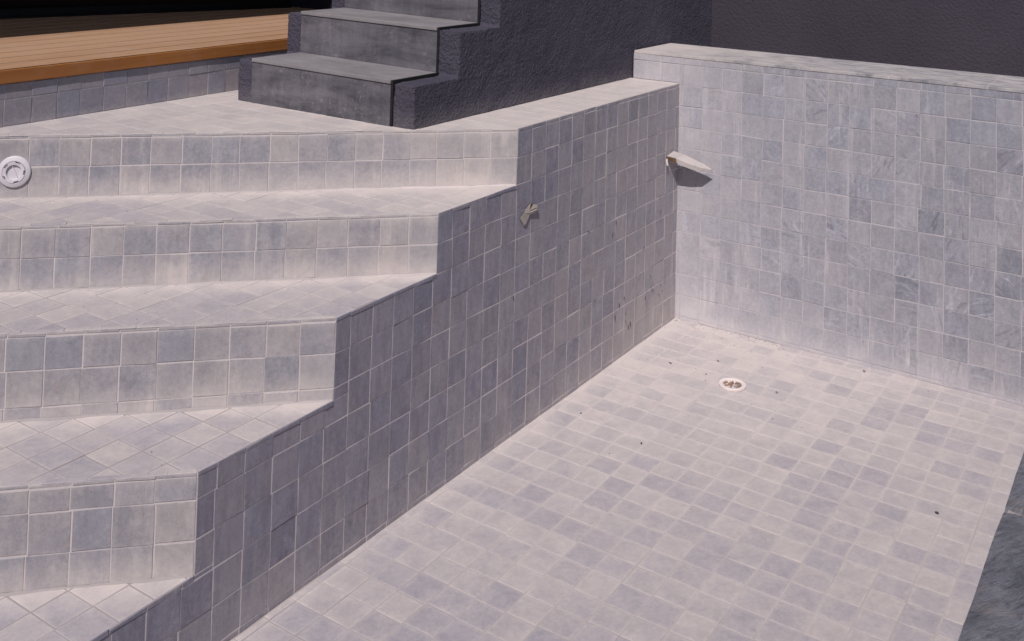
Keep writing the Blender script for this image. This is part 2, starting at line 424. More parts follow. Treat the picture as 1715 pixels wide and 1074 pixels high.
class TileMesh:
    """Real raised tiles (each with its own tilt, outline and lippage) on a grout bed; one mesh per surface."""
    def __init__(s): s.v = []; s.f = []; s.mi = []; s.col = []; s.ofs = []; s.uv = []
    def vert(s, o, eu, ev, en, u, v, h, tu=0.5, tv=0.5):
        s.v.append(o + eu * (u * U) + ev * (v * U) + en * (h * U)); s.uv.append((tu, tv, 0)); return len(s.v) - 1
    def face(s, idx, mi, col, ofs): s.f.append(idx); s.mi.append(mi); s.col.append(col); s.ofs.append(ofs)
    def bed(s, fr, poly, h=0.0):
        o, eu, ev, en = fr
        s.face([s.vert(o, eu, ev, en, u, v, h) for u, v in poly], 1, (0, 0, 0, 1), (0, 0, 0))
    def tile(s, fr, poly, cell, gap, hgt, lip, tilt):
        o, eu, ev, en = fr
        if len(poly) < 3 or area(poly) < 0.012: return
        cu, cv = (cell[0] + cell[1]) / 2, (cell[2] + cell[3]) / 2
        wu, wv = cell[1] - cell[0], cell[3] - cell[2]
        h0 = hgt + random.gauss(0, lip); h0 = max(0.006, h0)
        au, av = random.gauss(0, tilt), random.gauss(0, tilt)
        col = (min(1, max(0, random.gauss(0.5, 0.17))), random.random(), random.random(), 1)
        ofs = tuple(random.uniform(-300, 300) for _ in range(3))
        jx, jy = random.gauss(0, 0.006), random.gauss(0, 0.006)
        rings = []
        for k, (d, hh) in enumerate(((gap, -0.01), (gap, None), (gap + 0.012, None))):
            q = inset(poly, d)
            if len(q) < 3: return
            ids = []
            for (u, v) in q:
                hv = h0 + au * (u - cu) + av * (v - cv)
                if k == 0: hv = -0.01
                elif k == 1: hv -= 0.006
                ids.append(s.vert(o, eu, ev, en, u + jx, v + jy, max(hv, -0.01 if k == 0 else 0.003), (u - cell[0]) / wu, (v - cell[2]) / wv))
            rings.append(ids)
        for a, b_ in ((0, 1), (1, 2)):
            if len(rings[a]) == len(rings[b_]):
                n = len(rings[a])
                for i in range(n):
                    s.face([rings[a][i], rings[a][(i + 1) % n], rings[b_][(i + 1) % n], rings[b_][i]], 0, col, ofs)
        s.face(rings[2], 0, col, ofs)
    def grid(s, fr, us, vs, clipf=None, gap=0.016, hgt=0.022, lip=0.006, tilt=0.008, jit=0.02, jline=0.006):
        rows = []
        for j in range(len(vs) - 1):
            rows.append([u + (random.gauss(0, jit) if 0 < i < len(us) - 1 else 0) for i, u in enumerate(us)])
        for j in range(len(vs) - 1):
            for i in range(len(us) - 1):
                u0, u1, v0, v1 = rows[j][i], rows[j][i + 1], vs[j], vs[j + 1]
                a = [random.gauss(0, jline) for _ in range(4)]
                cell = [(u0, v0 + a[0]), (u1, v0 + a[1]), (u1, v1 + a[2]), (u0, v1 + a[3])]
                for pl in (clipf(cell) if clipf else [cell]):
                    s.tile(fr, pl, (u0, u1, v0, v1), gap * random.uniform(0.75, 1.35), hgt, lip, tilt)
    def build(s, name, mats, parent=None, base=None):
        me = bpy.data.meshes.new(name)
        me.from_pydata([tuple(v) for v in s.v], [], s.f)
        me.polygons.foreach_set("material_index", s.mi)
        a = me.attributes.new("tcol", 'FLOAT_COLOR', 'FACE'); a.data.foreach_set("color", [c for q in s.col for c in q])
        a = me.attributes.new("tofs", 'FLOAT_VECTOR', 'FACE'); a.data.foreach_set("vector", [c for q in s.ofs for c in q])
        a = me.attributes.new("tuv", 'FLOAT_VECTOR', 'POINT'); a.data.foreach_set("vector", [c for q in s.uv for c in q])
        me.update()
        return link(name, me, mats, parent, base)

def frange(a, off, b):
    """grid lines off+k strictly inside (a,b), with the ends"""
    out = [a]; k = math.ceil(a - off + 0.02)
    while off + k < b - 0.02: out.append(off + k); k += 1
    return out + [b]

X, Y, Z = Vector((1, 0, 0)), Vector((0, 1, 0)), Vector((0, 0, SZ))
D = Vector((1, -1, 0)).normalized()        # along the diagonal risers, away from the pool
DN = Vector((1, 1, 0)).normalized()        # the way the risers face
O0 = Vector((0, 0, 0))

XE = [14.5, 19.25, 24.1, 29.05, 33.9]      # where each diagonal riser meets the pool wall
ZT = [11.08, 9.0, 7.03, 4.66, 2.12, -0.17] # terrace, four treads, floor
FL = -0.17
PLY = -13.95                                # plinth below the deck
NEAR = 19.40                                # inner edge of the near coping

# ------------------------------------------------------------------ ground, floor, terrace (structure)
bm = bmesh.new()
B_ = 3000
rects = [(-B_, -10.4, -B_, B_), (62, B_, -B_, B_), (-10.4, 62, 23.4, B_), (-10.4, 62, -B_, PLY - 0.4), (-10.4, -4.2, -2.6, 23.4)]
for (x0, x1, y0, y1) in rects:
    z = 10.9
    bm.faces.new([bm.verts.new(P(x, y, z)) for x, y in ((x0, y0), (x1, y0), (x1, y1), (x0, y1))])
me = bpy.data.meshes.new("ground"); bm.to_mesh(me); bm.free()
tagit(link("ground", me, [M_ground]), kind="structure")

t = TileMesh()
fr = (P(0, 0, FL), X, Y, Vector((0, 0, 1)))
t.bed(fr, [(-0.02, -0.02), (62, -0.02), (62, NEAR + 0.2), (-0.02, NEAR + 0.2)], 0.0)
def drainhole(c):
    return [c]
t.grid(fr, frange(0.03, 0.63, 62), frange(0.03, 0.27, NEAR), None, gap=0.018, hgt=0.009, lip=0.0035, tilt=0.004, jit=0.025)
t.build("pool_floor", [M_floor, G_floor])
tagit(bpy.data.objects["pool_floor"], kind="structure")

t = TileMesh()
fr = (P(0, 0, ZT[0] - 0.01), X, Y, Vector((0, 0, 1)))
def terr(c):
    c = clip(c, 1, 1, XE[0] - 0.03); return [c] if len(c) > 2 else []
t.bed(fr, [(0.0, -13.95), (28.45, -13.95), (14.52, -0.02), (0.0, -0.02)], 0.0)
t.grid(fr, frange(0.03, 0.45, 30), frange(PLY + 0.02, 0.0, -0.02), terr, gap=0.016, hgt=0.008, lip=0.003, tilt=0.004)
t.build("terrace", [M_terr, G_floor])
tagit(bpy.data.objects["terrace"], kind="structure")

# ------------------------------------------------------------------ side wall of the pool (stepped outline)
wall = thing("pool_wall", P(17, 0, FL), "grey-violet tiled pool wall with a stepped outline, running below the corner steps", "pool wall")
t = TileMesh()
fr = (P(0, 0, 0), X * -1.0, Z, Y)          # u runs -x so that normal is +y
bands = [(ZT[i + 1], ZT[i], XE[i]) for i in range(5)]
def prof(c):
    """cut a cell (u=-x) by the stepped outline"""
    xs = [-p[0] for p in c]; zs = [p[1] for p in c]
    x1 = max(xs)
    z0, z1 = min(zs), max(zs)
    need = [b for b in bands if b[0] < z1 - 0.05 and b[1] > z0 + 0.05]
    if all(x1 <= b[2] for b in need): return [c]
    out = []
    for (a, b_, xe) in need:
        q = clip(clip(clip(c, 0, -1, -a), 0, 1, b_), -1, 0, xe)
        if len(q) > 2: out.append(q)
    return out
for (a, b_, xe) in bands:
    t.bed(fr, [(-xe, a), (0.02, a), (0.02, b_), (-xe, b_)], 0.0)
xs = frange(0.02, 0.45, 34.0)
t.grid(fr, [-x for x in reversed(xs)], [FL, 0.0] + list(range(1, 11)) + [10.93, 11.08], prof, gap=0.015, hgt=0.008, lip=0.0045, tilt=0.006, jit=0.018, jline=0.006)
# thin mitred edging strips along the top of every step
t.build("tiling", [M_side, G_side], wall)
st = TileMesh()
for i in range(5):
    x0 = 0.02 if i == 0 else XE[i - 1] + 0.02
    us = frange(x0, 0.45, XE[i])
    zt = ZT[i]
    fr2 = (P(0, 0, 0), X * -1.0, Z, Y)
    if i: st.grid(fr2, [-x for x in reversed(us)], [zt - 0.13, zt + 0.0], None, gap=0.01, hgt=0.022, lip=0.004, tilt=0.01, jit=0.02, jline=0.010)
st.build("edge_strip", [M_side, G_wall], wall)

def splat(pts_fn, blobs):
    v, f = [], []
    for (u, vv, w_, h_, rot) in blobs:
        n = random.randint(7, 11); base = len(v)
        for k in range(n):
            a = 2 * math.pi * k / n; r = random.uniform(0.55, 1.15)
            du, dv = math.cos(a) * w_ * r, math.sin(a) * h_ * r
            du, dv = du * math.cos(rot) - dv * math.sin(rot), du * math.sin(rot) + dv * math.cos(rot)
            v.append(pts_fn(u + du, vv + dv))
        f.append(list(range(base, base + n)))
    return v, f
bl = [(6.45, 5.85, .05, .17, .1), (6.75, 5.35, .035, .16, 0), (6.55, 5.35, .04, .05, 0), (6.45, 5.1, .035, .08, .2), (2.05, 6.05, .03, .16, .2), (1.95, 5.3, .02, .15, 0),
      (1.9, 4.95, .02, .05, 0), (8.9, 6.0, .10, .06, 0), (3.6, 4.05, .03, .14, 0),
      (2.75, 2.0, .03, .12, .1), (2.6, 1.85, .06, .05, .4), (2.45, 2.05, .03, .04, .5),
      (2.9, 2.6, .03, .09, 0), (1.95, 1.5, .04, .1, 0), (1.75, 1.9, .03, .08, .2), (3.4, 1.75, .05, .16, .1), (1.55, 1.55, .03, .07, 0),
      (5.5, 2.35, .05, .11, .5), (5.95, 2.15, .06, .16, .1), (6.35, 1.75, .05, .18, .15), (5.35, 1.6, .03, .08, 0), (5.3, 1.25, .03, .1, 0), (5.05, .95, .05, .14, .1), (4.85, 1.0, .06, .2, .1),
      (14.55, 4.9, .04, .1, 0), (8.2, 3.0, .03, .08, 0)]
v, f = splat(lambda x, z: P(x, 0.036 + random.uniform(0, .006), z), [(a, b, c * .6, d * .72, e) for a, b, c, d, e in bl])
me = bpy.data.meshes.new("smear_marks"); me.from_pydata([tuple(p) for p in v], [], f)
for p in me.polygons: pass
o = link("smear_marks", me, [M_stain], wall); o["kind"] = "stuff"
sol = o.modifiers.new("thick", 'SOLIDIFY'); sol.thickness = 0.0008; sol.offset = 0

# ------------------------------------------------------------------ back wall of the pool with its coping
ZB = 12.33
bw = thing("pool_wall", P(-2, 8, FL), "pale blue-grey marble-tiled pool wall at the far end, capped with long slabs", "pool wall")
t = TileMesh()
fr = (P(0, 0, 0), Y, Z, X)
t.bed(fr, [(-2.52, 11.06), (0.02, 11.06), (0.02, ZB), (-2.52, ZB)], 0.0)
t.bed(fr, [(0.0, FL), (NEAR + .1, FL), (NEAR + .1, ZB), (0.0, ZB)], 0.001)
vs = [FL, 0.0] + list(range(1, 13)) + [ZB]
t.grid(fr, frange(0.02, 0.22, NEAR), vs, None, gap=0.014, hgt=0.012, lip=0.004, tilt=0.005, jit=0.022)
t.grid(fr, [-2.50, -0.95, 0.02], [11.09, 12.0, ZB], None, gap=0.014, hgt=0.02, lip=0.004, tilt=0.005, jit=0.022)
# end face towards the stair side wall
fe = (P(0, -2.505, 0), X * -1.0, Z, Y * -1.0)
t.bed(fe, [(0, 11.0), (4.2, 11.0), (4.2, ZB), (0, ZB)], 0.0)
t.build("tiling", [M_back, G_back], bw)
boxes("core", [(-4.18, -0.01, -2.49, NEAR + 3, 10.0, ZB - 0.01)], M_soffit, bw)
jl = [-2.5, -2.1 + 0.0, 1.93, 5.9, 9.87, 13.85, 17.83, 22.4]
jl = [-2.5, 1.93, 5.9, 9.87, 13.85, 17.83, 22.4]
for a, b_ in zip(jl[:-1], jl[1:]):
    boxes("coping_slab", [(-4.22, 0.035, a + 0.018, b_ - 0.018, ZB, ZB + 0.13)], M_clight, bw, bevel=0.0012)
boxes("slab_joint", [(-4.2, 0.02, -2.45, 22.3, ZB, ZB + 0.115)], G_wall, bw)

# ------------------------------------------------------------------ near wall, coping stones under the camera
nw = thing("pool_wall", P(30, 21, FL), "near pool edge of dark riven blue slate coping stones, at the lower right", "pool wall")
boxes("wall_core", [(0.05, 62, NEAR + 0.10, NEAR + 4, FL - 0.1, 12.30), (61.6, 64, -2, NEAR + 0.10, FL - 0.1, 12.30)], M_soffit, nw)
def rough_slab(x0, x1):
    bm = bmesh.new()
    nx, ny = 64, 64
    y0, y1 = NEAR, NEAR + 6
    zt = 12.43
    g = []
    for i in range(nx + 1):
        row = []
        for j in range(ny + 1):
            x = x0 + (x1 - x0) * i / nx; y = y0 + (y1 - y0) * (j / ny) ** 1.6
            ed = min(i, nx - i, j, ny - j)
            d = noise.fractal(Vector((x * 0.9, y * 2.2, 3)), 1.0, 2.1, 5) * 0.035 + noise.noise(Vector((x * .5, y * .8, 9))) * 0.03
            zz = zt + d - (0.05 if ed == 0 else 0.0)
            yy = y + (noise.noise(Vector((x * 3.1, 0, 0))) * 0.010 + noise.noise(Vector((x * 9.1, 5, 0))) * 0.012 if j == 0 else 0)
            row.append(bm.verts.new(P(x, yy, zz)))
        g.append(row)
    for i in range(nx):
        for j in range(ny):
            bm.faces.new([g[i][j], g[i + 1][j], g[i + 1][j + 1], g[i][j + 1]])
    lo = {}
    def low(vt):
        if vt not in lo: lo[vt] = bm.verts.new((vt.co.x, vt.co.y, P(0, 0, 12.30).z))
        return lo[vt]
    for i in range(nx):
        for j, fl in ((0, 0), (ny, 1)):
            q = [g[i][j], low(g[i][j]), low(g[i + 1][j]), g[i + 1][j]]
            bm.faces.new(q if fl == 0 else q[::-1])
    for j in range(ny):
        for i, fl in ((0, 1), (nx, 0)):
            q = [g[i][j], low(g[i][j]), low(g[i][j + 1]), g[i][j + 1]]
            bm.faces.new(q if fl == 0 else q[::-1])
    me = bpy.data.meshes.new("coping_slab"); bm.to_mesh(me); bm.free()
    return link("coping_slab", me, [M_cdark], nw)
for k in range(-8, 6):
    rough_slab(34.3 + 4.2 * k + 0.014, 34.3 + 4.2 * (k + 1) - 0.014)
boxes("slab_joint", [(0.3, 61, NEAR + 0.04, NEAR + 5.9, 12.305, 12.39)], G_floor, nw)

# ------------------------------------------------------------------ corner steps
steps = thing("pool_steps", P(24, -6, FL), "four broad tiled pool steps descending diagonally from the terrace, dusty grey", "steps")
DUSTROW = 0.13
for i in range(5):
    xe, zt, zb = XE[i], ZT[i], ZT[i + 1]
    fr = (P(xe, 0, 0), D, Z, DN)
    # right-hand viewer sees u growing to the left; frame must be right handed -> use -D
    fr = (P(xe, 0, 0), D * -1.0, Z, DN)
    ln = 19.6 * (13.95 - 0) / 13.95
    t = TileMesh()
    t.bed(fr, [(-19.7, zb), (-0.0, zb), (-0.0, zt), (-19.7, zt)], 0.0)
    off = 0.0 if i != 1 else 0.05
    rows = {0: [zb, 10.02, 10.97, zt], 1: [zb, 8.0, 8.9, zt], 2: [zb, 5.0, 6.0, 6.92, zt], 3: [zb, 2.97, 3.98, 4.56, zt], 4: [zb, 1.0, 2.02, zt]}[i]
    rows[0] = zb - 0.005
    t.grid(fr, frange(-19.7, off, -0.0), rows, None, gap=0.015, hgt=0.014, lip=0.0045, tilt=0.006, jit=0.02)
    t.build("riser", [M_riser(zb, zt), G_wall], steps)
    if i < 4:
        t = TileMesh()
        fr = (P(0, 0, zb - 0.01), X, Y, Vector((0, 0, 1)))
        x2 = XE[i + 1]
        def trd(c, a=xe, b_=x2):
            c = clip(clip(clip(c, -1, -1, -a - 0.02), 1, 1, b_ - 0.0), 0, 1, -0.0)
            return [c] if len(c) > 2 else []
        yb = -16
        t.bed(fr, [(xe - 0.02, 0.0), (xe - 0.02 - yb, yb), (x2 + 0.0 - yb, yb), (x2 + 0.0, 0.0)][::-1], 0.0)
        t.grid(fr, frange(xe - 1, 0.22, x2 - yb), frange(yb, 0.0, -0.0), trd, gap=0.017, hgt=0.009, lip=0.0035, tilt=0.005)
        # narrow nosing strip along the front edge of the tread
        fn = (P(x2, 0, zb - 0.004), D * -1.0, DN, Vector((0, 0, 1)))
        t.grid(fn, frange(-19.7, off + 0.35, -0.02), [-0.17, 0.014], None, gap=0.006, hgt=0.014, lip=0.004, tilt=0.008, jit=0.05, jline=0.008)
        n = 150; ra, rb = [], []
        for q in range(n + 1):
            sd = 0.02 + 19.5 * q / n
            hh = 0.035 + 0.05 * max(0, noise.noise(Vector((sd * 0.9, i * 7.0, 0)))) + 0.02 * noise.noise(Vector((sd * 3.3, i, 5)))
            ww = 0.07 + 0.16 * max(0, noise.noise(Vector((sd * 0.6, i * 3.0, 9)))) + 0.03 * noise.noise(Vector((sd * 2.9, i, 2)))
            base_ = P(xe, 0, zb) + D * (sd * U)
            t.v.append(base_ + DN * (0.02 * U) + Vector((0, 0, max(.02, hh) * U))); t.uv.append((0, 0, 0)); ra.append(len(t.v) - 1)
            t.v.append(base_ + DN * (max(.04, ww) * U) + Vector((0, 0, -0.004 * U))); t.uv.append((0, 0, 0)); rb.append(len(t.v) - 1)
        for q in range(n): t.face([ra[q], rb[q], rb[q + 1], ra[q + 1]], 1, (0, 0, 0, 1), (0, 0, 0))
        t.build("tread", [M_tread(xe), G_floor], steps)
# nosing of the terrace edge belongs to the steps too
t = TileMesh()
fn = (P(XE[0], 0, ZT[0] - 0.004), D * -1.0, DN, Vector((0, 0, 1)))
t.grid(fn, frange(-19.6, 0.35, -0.02), [-0.17, 0.014], None, gap=0.006, hgt=0.014, lip=0.004, tilt=0.008, jit=0.05, jline=0.008)
t.build("nosing", [M_terr, G_floor], steps)

# ------------------------------------------------------------------ staircase
SHEAR = 0.014
def PS(x, y, z): return P(x, y - 0.0125 * max(0.0, x), z + SHEAR * max(0.0, -3.6 - y))
stair = thing("staircase", P(8, -7, ZT[0]), "dark stone-clad garden staircase between charcoal rendered side walls", "staircase")
NS = 10
SX = [17.32 - 2.68 * k for k in range(NS + 1)]
SZT = [12.78 + 1.76 * k for k in range(NS)]
def stringer(y0, y1, drop):
    zlow = ZT[0] - (0.02 if y0 > -5 else 0.2)
    prof_ = [(SX[0], zlow)]
    for k in range(NS):
        prof_.append((SX[k] - 0.03, SZT[k] - drop)); prof_.append((SX[k + 1] - 0.03, SZT[k] - drop))
    prof_[-1] = (-10.0, SZT[-1] - drop)
    prof_.append((-10.0, zlow))
    prof_[0] = (SX[0] - 0.03, zlow)
    bm = bmesh.new()
    a = [bm.verts.new(PS(x, y0, z)) for x, z in prof_]
    b_ = [bm.verts.new(PS(x, y1, z)) for x, z in prof_]
    n = len(prof_)
    bm.faces.new(a); bm.faces.new(b_[::-1])
    for i in range(n): bm.faces.new([a[i], b_[i], b_[(i + 1) % n], a[(i + 1) % n]])
    bmesh.ops.recalc_face_normals(bm, faces=bm.faces[:])
    me = bpy.data.meshes.new("stringer"); bm.to_mesh(me); bm.free()
    o = link("stringer", me, [M_stucco], stair)
    r = o.modifiers.new("remesh", 'REMESH'); r.mode = 'VOXEL'; r.voxel_size = 0.006; r.adaptivity = 0.0
    tx = bpy.data.textures.new("render_grain", 'CLOUDS'); tx.noise_scale = 0.0095; tx.noise_depth = 2; tx.noise_basis = 'IMPROVED_PERLIN'
    d = o.modifiers.new("grain", 'DISPLACE'); d.texture = tx; d.texture_coords = 'LOCAL'; d.strength = 0.0065; d.mid_level = 0.55
    tx2 = bpy.data.textures.new("render_wave", 'CLOUDS'); tx2.noise_scale = 0.09; tx2.noise_depth = 1
    d = o.modifiers.new("wave", 'DISPLACE'); d.texture = tx2; d.texture_coords = 'LOCAL'; d.strength = 0.006; d.mid_level = 0.5
    return o
stringer(-3.52, -2.52, 0.11)
stringer(-11.85, -11.02, 0.12)
def slabs(name, x0, x1, y0, y1, z0, z1, mat, bevel):
    bm = bmesh.new()
    vs = [bm.verts.new(PS(x, y, z)) for z in (z0, z1) for y in (y0, y1) for x in (x0, x1)]
    for f in ((0, 2, 3, 1), (4, 5, 7, 6), (0, 1, 5, 4), (2, 6, 7, 3), (0, 4, 6, 2), (1, 3, 7, 5)):
        bm.faces.new([vs[i] for i in f])
    if bevel: bmesh.ops.bevel(bm, geom=bm.edges[:], offset=bevel, segments=2, affect='EDGES', profile=0.6)
    me = bpy.data.meshes.new(name); bm.to_mesh(me); bm.free()
    return link(name, me, [mat], stair)
YL, YR = -11.01, -3.62
for k in range(NS):
    zb = (ZT[0] - 0.16 if k == 0 else SZT[k - 1])
    slabs("stair_riser", SX[k] - 0.2, SX[k], YL, YR - 0.01, zb + 0.004, SZT[k] - 0.145, M_slab, 0.0012)
    slabs("stair_tread", SX[k + 1] - 0.15, SX[k] + 0.045, YL + 0.01, YR, SZT[k] - 0.14, SZT[k], M_slabt, 0.002)
    slabs("edge_gap_shade", SX[k] - 0.16, SX[k] - 0.012, YR, YR + 0.10, (ZT[0] - 0.03 if k == 0 else zb - 0.12), SZT[k] - 0.012, M_edge_shade, 0.001)  # black strips added where the slab edge lies in shade
    slabs("edge_gap_shade", SX[k + 1] - 0.012, SX[k] - 0.16, YR, YR + 0.10, SZT[k] - 0.16, SZT[k] - 0.012, M_edge_shade, 0.001)

# ------------------------------------------------------------------ garden wall behind the pool
gw = boxes("garden_wall", [(-11.5, -9.98, -14, 60, 10.5, 30)], M_stucco_far, None, P(-10.7, 20, 10.5))
tagit(gw, "tall charcoal rendered wall rising behind the far end of the pool", "wall")

# ------------------------------------------------------------------ plinth, deck
pw_ = thing("plinth_wall", P(15, PLY, ZT[0]), "low plinth wall of grey square tiles under the wooden deck", "wall")
t = TileMesh()
fr = (P(0, PLY, 0), X * -1.0, Z, Y)
t.bed(fr, [(-60, ZT[0] - 10), (-6, ZT[0] - 10), (-6, 12.56), (-60, 12.56)], 0.0)
ulines = [-u for u in reversed(frange(6, 0.30, 60))]
t.grid(fr, ulines, [ZT[0], 12.03, 12.56], None, gap=0.014, hgt=0.02, lip=0.006, tilt=0.008, jit=0.03)
t.build("tiling", [M_plinth, G_wall], pw_)

deck = thing("wooden_deck", P(20, -20, 12.56), "orange-brown timber deck of long narrow boards with a plain fascia board", "deck")
t = TileMesh()
n_b = 13
bwid = 1.32
for k in range(n_b):
    y1 = PLY + 0.05 - k * bwid; y0 = y1 - bwid + 0.20
    col = (random.random(), random.random(), random.random(), 1); ofs = tuple(random.uniform(-200, 200) for _ in range(3))
    xs = [0.8]
    x = 0.8
    while x < 58:
        x += random.uniform(26, 40); xs.append(min(x, 58))
    for x0, x1 in zip(xs[:-1], xs[1:]):
        pr_ = [(y0, 12.80), (y0, 13.10), (y0 + 0.02, 13.125), (y1 - 0.02, 13.125), (y1, 13.10), (y1, 12.80)]
        a = [t.vert(O0, X, Y, Z, x0 + 0.01, p, q) for p, q in pr_]
        b_ = [t.vert(O0, X, Y, Z, x1 - 0.01, p, q) for p, q in pr_]
        for i in range(6): t.face([a[i], a[(i + 1) % 6], b_[(i + 1) % 6], b_[i]], 1 if i in (0, 4) else 0, col, ofs)
        t.face(a[::-1], 0, col, ofs); t.face(b_, 0, col, ofs)
t.build("deck_boards", [M_deck, M_deckgap_shade], deck)
t = TileMesh()
for x0, x1 in ((0.8, 31.5), (31.52, 58)):
    col = (random.random(), 0, 0, 1); ofs = tuple(random.uniform(-200, 200) for _ in range(3))
    y0, y1, z0, z1 = PLY + 0.03, PLY + 0.11, 12.59, 13.07
    pr_ = [(y0, z0), (y1 - .02, z0), (y1, z0 + .02), (y1, z1 - .02), (y1 - .02, z1), (y0, z1)]
    a = [t.vert(O0, X, Y, Z, x0, p, q) for p, q in pr_]; b_ = [t.vert(O0, X, Y, Z, x1, p, q) for p, q in pr_]
    for i in range(6): t.face([a[(i + 1) % 6], a[i], b_[i], b_[(i + 1) % 6]], 0, col, ofs)
    t.face(a, 0, col, ofs); t.face(b_[::-1], 0, col, ofs)
t.build("fascia", [M_fascia], deck)
boxes("joists", [(1 + 5 * k, 1.5 + 5 * k, PLY - 17.2, PLY - 0.02, 12.57, 12.79) for k in range(12)], M_black, deck)

# ------------------------------------------------------------------ house behind the deck
house = thing("house", P(10, -30, 12.5), "dark house front with black glazed doors behind the deck", "house")
ang = math.atan2(-29.62 + 25.16, 17.33 - 1.3)
fd = Vector((math.cos(ang), math.sin(ang), 0)); fnv = Vector((-fd.y, fd.x, 0))
def fbox(name, a0, a1, d0, d1, z0, z1, mat, parent, bev=0.0):
    """box along the angled facade: a along, d outwards"""
    bm = bmesh.new()
    o = Vector((1.3 * U, -25.16 * U, 0))
    vs = [bm.verts.new(o + fd * (a * U) + fnv * (d * U) + Vector((0, 0, z * U * SZ))) for z in (z0, z1) for d in (d0, d1) for a in (a0, a1)]
    for f in ((0, 2, 3, 1), (4, 5, 7, 6), (0, 1, 5, 4), (2, 6, 7, 3), (0, 4, 6, 2), (1, 3, 7, 5)):
        bm.faces.new([vs[i] for i in f])
    if bev: bmesh.ops.bevel(bm, geom=bm.edges[:], offset=bev, segments=1, affect='EDGES')
    me = bpy.data.meshes.new(name); bm.to_mesh(me); bm.free()
    return link(name, me, [mat], parent, parent.location if parent.parent is None else Vector(parent.parent.location) + parent.location)
door = fbox("sliding_door", 0.3, 48, -0.5, -0.05, 12.6, 34.0, M_black, house)
fbox("bottom_rail", 0.3, 48, -0.04, 0.05, 13.13, 13.55, M_black, door, 0.002)
fbox("glass", 0.4, 47.8, -0.04, 0.0, 13.60, 33, M_glass, door)
fbox("track", 0.3, 48, 0.06, 0.45, 13.13, 13.22, M_black, door, 0.002)
boxes("side_wall", [(-2.0, 1.3, -26.5, -12.2, 12.5, 40)], M_navy, house)
roof_y = -22.05 + (40 - 13.12) * SZ * (SUN.y / SUN.z)
boxes("roof", [(-8, 90, -60, roof_y, 40, 42)], M_soffit, house)

# ------------------------------------------------------------------ pool inlet on the top riser
def lathe(name, prof_, c, ax, mat, parent, n=64, sq=None):
    bm = bmesh.new()
    n3 = ax.normalized(); u3 = n3.cross(Vector((0, 0, 1)))
    if u3.length < 0.1: u3 = Vector((1, 0, 0))
    u3.normalize(); v3 = n3.cross(u3)
    rings = []
    for (r, h) in prof_:
        rings.append([bm.verts.new(c + u3 * (r * U * math.cos(2 * math.pi * k / n)) + v3 * (r * U * math.sin(2 * math.pi * k / n)) + n3 * (h * U)) for k in range(n)])
    for a, b_ in zip(rings[:-1], rings[1:]):
        for k in range(n): bm.faces.new([a[k], a[(k + 1) % n], b_[(k + 1) % n], b_[k]])
    bm.faces.new(rings[-1])
    bmesh.ops.recalc_face_normals(bm, faces=bm.faces[:])
    me = bpy.data.meshes.new(name); bm.to_mesh(me); bm.free()
    for p in me.polygons: p.use_smooth = True
    o = link(name, me, [mat], parent)
    es = o.modifiers.new("split", 'EDGE_SPLIT'); es.split_angle = math.radians(35)
    return o
ci = P(XE[0], 0, 9.88) + D * (17.40 * U) + DN * (0.03 * U)
inlet = thing("pool_inlet", ci, "round white plastic water inlet with a notched ring, set in the top step riser", "water inlet")
u3 = DN.cross(Vector((0, 0, 1))).normalized(); v3 = DN.cross(u3)
lathe("flange", [(0.53, -0.02), (0.53, 0.035), (0.515, 0.06), (0.49, 0.072), (0.45, 0.078), (0.42, 0.095), (0.375, 0.10), (0.37, 0.03)], ci, DN, M_white, inlet)
def notched_ring(name, r_out, r_in, h, depth, mat):
    """flat ring whose outer rim is bitten by five slots"""
    bm = bmesh.new(); n = 120
    top_o, top_i, low_o, low_i = [], [], [], []
    for k in range(n):
        a = 2 * math.pi * k / n
        ph = (math.degrees(a) - 20) % 72
        ro = r_out - (0.055 if ph < 26 else 0.0)
        def pt(r, hh): return ci + u3 * (r * U * math.cos(a)) + v3 * (r * U * math.sin(a)) + DN * (hh * U)
        top_o.append(bm.verts.new(pt(ro, h))); top_i.append(bm.verts.new(pt(r_in, h - 0.01)))
        low_o.append(bm.verts.new(pt(ro, h - depth))); low_i.append(bm.verts.new(pt(r_in - 0.015, h - depth)))
    for k in range(n):
        j = (k + 1) % n
        bm.faces.new([top_o[k], top_o[j], top_i[j], top_i[k]])
        bm.faces.new([low_o[k], low_o[j], top_o[j], top_o[k]])
        bm.faces.new([top_i[k], top_i[j], low_i[j], low_i[k]])
    bmesh.ops.recalc_face_normals(bm, faces=bm.faces[:])
    me = bpy.data.meshes.new(name); bm.to_mesh(me); bm.free()
    return link(name, me, [mat], inlet)
notched_ring("retaining_ring", 0.36, 0.25, 0.115, 0.09, M_white)
lathe("nozzle", [(0.24, 0.02), (0.12, 0.03), (0.03, 0.035)], ci, DN, M_white, inlet)
lathe("back_plate", [(0.37, 0.03), (0.30, 0.028), (0.25, 0.02)], ci, DN, M_white, inlet)
bm = bmesh.new()
me = bpy.data.meshes.new("nozzle_fin")
q = [ci + u3 * (a * U) + v3 * (b * U) + DN * (h * U) for h in (0.02, 0.075) for a, b in ((.07, -.21), (.05, -.22), (-.12, .16), (-.10, .17))]
vs = [bm.verts.new(p) for p in q]
for f in ((0, 1, 2, 3), (4, 5, 6, 7), (0, 1, 5, 4), (1, 2, 6, 5), (2, 3, 7, 6), (3, 0, 4, 7)): bm.faces.new([vs[i] for i in f])
bmesh.ops.recalc_face_normals(bm, faces=bm.faces[:])
bm.to_mesh(me); bm.free(); link("nozzle_fin", me, [M_white], inlet)

